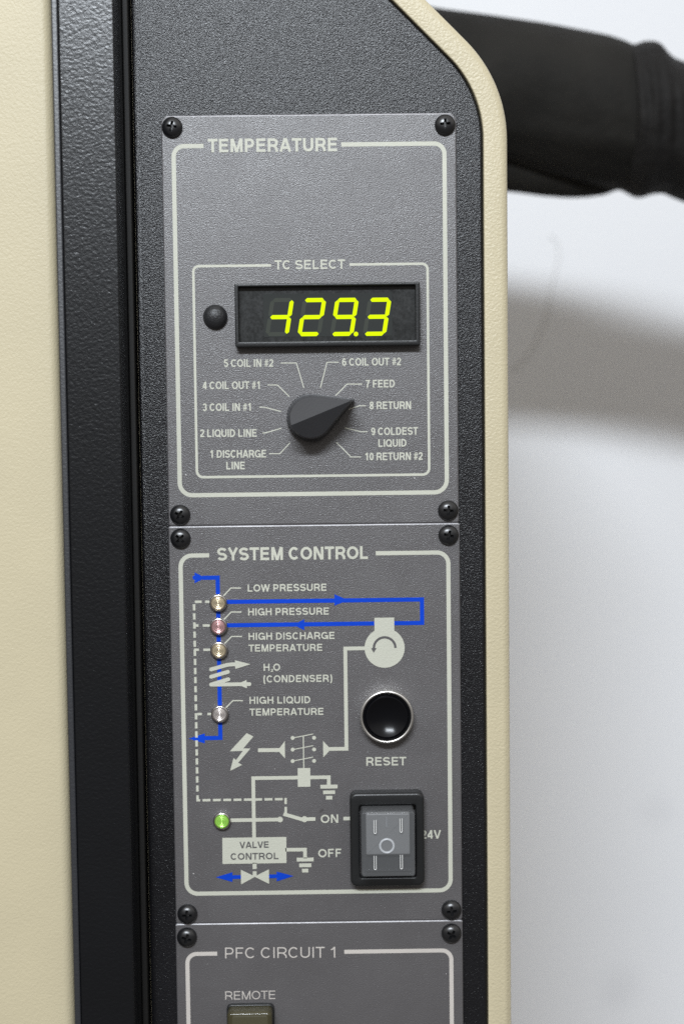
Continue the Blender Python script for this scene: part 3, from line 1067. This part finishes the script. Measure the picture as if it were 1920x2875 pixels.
# valve control block, valve and arrows
ink = Ink(3)
ink.poly([(-39.59, -142.39), (-17.38, -142.36), (-17.44, -151.61), (-39.68, -151.63)])
ink.build('control_block', M['ink'], p2, 'cream block reading VALVE CONTROL in grey letters')
write(p2, 'VALVE', (-33.62, -146.12), (-23.53, -146.05), 2.25, .18, 'grey_ink', 5)
write(p2, 'CONTROL', (-36.81, -150.19), (-20.21, -150.15), 2.35, .18, 'grey_ink', 5)
ink = Ink(3)
xg = (-10.96, -148.53)[0]
zq = (-14.45, -146.92)[1]
ink.stroke([((-17.77, -146.94)[0], zq), (xg, zq), (xg, (-10.98, -150.01)[1])], 1.28)
ink.build('wiring_line', M['ink'], p2)
ink = Ink(3)
ink.rect((-29.26, -151.38), (-27.83, -153.56))
ink.rect((-29.24, -154.35), (-27.87, -156.26))
ink.poly([(-33.34, -153.75), (-28.34, -156.25), (-33.36, -158.96)])
ink.poly([(-23.58, -153.68), (-23.59, -158.89), (-28.73, -156.25)])
ink.build('valve_symbol', M['ink'], p2)
ink = Ink(2)
ink.stroke([(-36.64, -156.34), (-33.39, -156.32)], 1.3)
ink.poly([(-36.28, -154.59), (-36.34, -158.04), (-42.09, -156.33)])
ink.stroke([(-23.55, -156.25), (-20.56, -156.23)], 1.3)
ink.poly([(-20.94, -154.60), (-20.92, -158.05), (-15.05, -156.24)])
ink.build('valve_arrow', M['blue'], p2)
ink = Ink(0)
ink.poly([(-5.79, -133.90), (-5.51, -133.10), (-4.58, -132.64), (-4.25, -132.98), (-4.66, -133.52), (-5.26, -133.98)])
ink.build('stain', M['stain'], p2)

# indicator lamps
def lamp_pair():
    mb = Mesh()
    lathe(mb, (0, 0), [(3.0, 0.0), (3.05, 1.4), (2.97, 1.7), (2.75, 1.95), (2.5, 1.95), (2.32, 1.7), (2.3, 1.2)], 48, False)
    rim = mb.build('indicator_lamp', M['lamp_rim'], None, smooth=50)
    mb = Mesh()
    prof = []
    n = 60
    for k in range(n + 1):
        r = 2.32 * (1 - k / n) + 0.03
        d = 1.5 + 0.75 * math.cos(r / 2.5 * PI / 2) + 0.10 * math.sin(r * 2 * PI / 0.62)
        prof.append((r, d))
    lathe(mb, (0, 0), prof, 48, True)
    ln = mb.build('lens', M['lens_clear'], rim, smooth=80)
    return rim, ln
LAMP, LENS = lamp_pair()
for i, (cc, key, lab) in enumerate((((-39.53, -60.12), 'lens_amber', 'unlit amber lamp beside LOW PRESSURE'), ((-39.56, -68.29), 'lens_red', 'unlit red lamp beside HIGH PRESSURE'),
                                    ((-39.56, -76.50), 'lens_amber', 'unlit amber lamp beside HIGH DISCHARGE TEMPERATURE'),
                                    ((-39.65, -98.71), 'lens_clear', 'unlit clear lamp beside HIGH LIQUID TEMPERATURE'),
                                    ((-39.55, -136.12), 'lens_green', 'lit green lamp on the ON line'))):
    o = LAMP if i == 0 else LAMP.copy()
    l = LENS if i == 0 else LENS.copy()
    if i:
        l.data = LENS.data.copy()
        COL.objects.link(o)
        COL.objects.link(l)
    o.parent = p2
    o.location = P3(*cc, 0.0) - world_loc(p2)
    l.parent = o
    l.location = (0, 0, 0)
    l.data.materials[0] = M[key]
    o['label'] = lab

# reset button
c = (17.76, -99.79)
mb = Mesh()
lathe(mb, c, [(8.9, 0.0), (9.15, 0.4), (9.2, 3.8)] + [(8.68 + 0.52 * math.cos(PI * k / 10), 4.4 + 0.6 * math.sin(PI * k / 10)) for k in range(11)] + [(8.14, 3.0)], 72, False)
ring = mb.build('reset_button', M['chrome'], p2, P3(*c, 0), smooth=40)
ring['label'] = 'round black push button in a steel ring above RESET'
mb = Mesh()
prof = [(8.12, 2.5), (8.1, 4.1), (7.85, 4.35), (7.55, 4.3), (7.4, 4.1), (7.35, 4.6), (7.15, 4.95), (6.85, 5.0)]
for k in range(1, 15):
    r = 6.85 * (1 - k / 14) + 0.05
    prof.append((r, 2.9 + 2.1 * (r / 6.85) ** 2))
lathe(mb, c, prof, 72)
mb.build('button_cap', M['gloss_black'], ring, P3(*c, 0), smooth=30)

# rocker switch with its clear boot
c = (17.85, -144.66)
mb = Mesh()
frame_ring(mb, box2((4.74, -126.14), (30.26, -158.86), 2.4, 8), box2((7.94, -130.35), (27.32, -155.75), 0.7, 8), 0.0, 5.0, 1.0, 0.5, 0.3, 5)
sw = mb.build('rocker_switch', M['plastic'], p2, P3(*c, 0))
sw['label'] = 'black framed rocker switch under a clear ribbed cover'
f0, f1 = (8.42, -130.68), (26.53, -152.76)
mid = (16.62, -145.73)[1]
mb = Mesh()
mb.loft([[P3(x, z, 0.4) for x, z in rrect(f0[0] + .5, f1[1] + .5, f1[0] - .5, f0[1] - .4, .5, 4)],
         [P3(x, z, 9.0 if z > mid else 9.0) for x, z in rrect(f0[0] + .6, f1[1] + .6, f1[0] - .6, f0[1] - .5, .5, 4)]], True, True)
mb.build('rocker', M['rocker_low'], sw, P3(*c, 0))
mb = Mesh()
slab(mb, rrect(f0[0] + 1.6, mid, f1[0] - 1.6, f0[1] - .8, .5, 4), 9.02, 11.6, 0.5, 3)
mb.build('rocker_face', M['rocker'], sw, P3(*c, 0))
mb = Mesh()
slab(mb, rrect(f0[0], f1[1], f1[0], f0[1], .9, 5), 0.35, 13.0, 0.4, 4)
mb.build('clear_cover', M['clear'], sw, P3(*c, 0))
for (a, b) in (((13.09, -133.25), (13.04, -137.87)), ((21.88, -132.82), (21.86, -137.56)), ((13.01, -145.55), (12.99, -150.29)), ((21.89, -145.32), (21.87, -150.18))):
    mb = Mesh()
    w = 0.36
    loop = [P3(a[0] - w, a[1], 13.05), P3(a[0] - w, b[1] + w, 13.05)] + \
           [P3(a[0] + w * math.cos(t), b[1] + w + w * math.sin(t), 13.05) for t in [PI + PI * k / 8 for k in range(1, 8)]] + \
           [P3(a[0] + w, b[1] + w, 13.05), P3(a[0] + w, a[1], 13.05)]
    tube(mb, loop, 0.13, 8)
    mb.build('rib', M['rib'], sw, P3(a[0], a[1], 13))
oc = (17.08, -142.61)
mb = Mesh()
tube(mb, [P3(x, z, 11.65) for x, z in circle(oc, 2.3, 40)], 0.40, 8, True)
mb.build('off_mark', M['mark'], sw, P3(*oc, 11.6))
ic = (17.04, -134.29)
mb = Mesh()
tube(mb, [P3(ic[0], ic[1] + 1.7, 11.6), P3(ic[0], ic[1] - 1.8, 11.6)], 0.2, 8)
mb.build('on_mark', M['on_mark'], sw, P3(*ic, 11.6))

put_screws(p2, [(*(-52.13, -37.87), 0.75), (*(39.64, -37.79), 0.25), (*(-52.17, -169.09), 0.0), (*(39.71, -168.92), -0.1)])

# ================================================================== panel 3: circuit panel running out of the picture
p3 = thing('circuit_panel', 'grey PFC CIRCUIT 1 panel at bottom with amber REMOTE button', 'control panel', P3(-6.4, -240, 0),
           'grey panels screwed to the console')
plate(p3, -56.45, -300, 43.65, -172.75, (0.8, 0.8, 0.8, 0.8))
ztop = ((-48.77, -182.53)[1] + (35.95, -183.02)[1]) / 2
border(p3, (-53.24, -195.38)[0], -292, (40.32, -196.76)[0], ztop, (4, 4.0), 1.42, ((-42.07, -183.38)[0], (2.25, -183.50)[0]), 'pale_ink')
write(p3, 'PFC CIRCUIT 1', (-39.33, -185.21), (-0.11, -185.48), 3.85, .115, 'pale_ink', name='title_lettering')
write(p3, 'REMOTE', (-39.50, -200.00), (-22.02, -199.96), 3.0, .11, 'pale_ink')
b0, b1 = (-38.51, -201.78), (-22.93, -202.01)
mb = Mesh()
slab(mb, rrect(b0[0], b0[1] - 22, b1[0], b0[1], 1.6, 6), 0, 7.0, 1.2, 5)
btn = mb.build('remote_button', M['amber_boot'], p3, P3((b0[0] + b1[0]) / 2, b0[1] - 11, 0))
btn['label'] = 'smoky amber covered button under REMOTE cut by the frame'
mb = Mesh()
slab(mb, rrect(b0[0] + 1.6, b0[1] - 20, b1[0] - 1.6, b0[1] - 1.8, 0.8, 5), 0.1, 5.6, 0.5, 4)
mb.build('button_core', M['amber_core'], btn, P3((b0[0] + b1[0]) / 2, b0[1] - 11, 0))
mb = Mesh()
frame_ring(mb, rrect(b0[0] - .5, b0[1] - 22.5, b1[0] + .5, b0[1] + .5, 1.8, 6), rrect(b0[0], b0[1] - 22, b1[0], b0[1], 1.6, 6), 0, 1.6, .4, .05, 0.05, 3)
mb.build('button_flange', M['plastic'], btn, P3((b0[0] + b1[0]) / 2, b0[1] - 11, 0))
put_screws(p3, [(*(-52.47, -177.34), 0.3), (*(39.65, -177.25), 0.55), ])
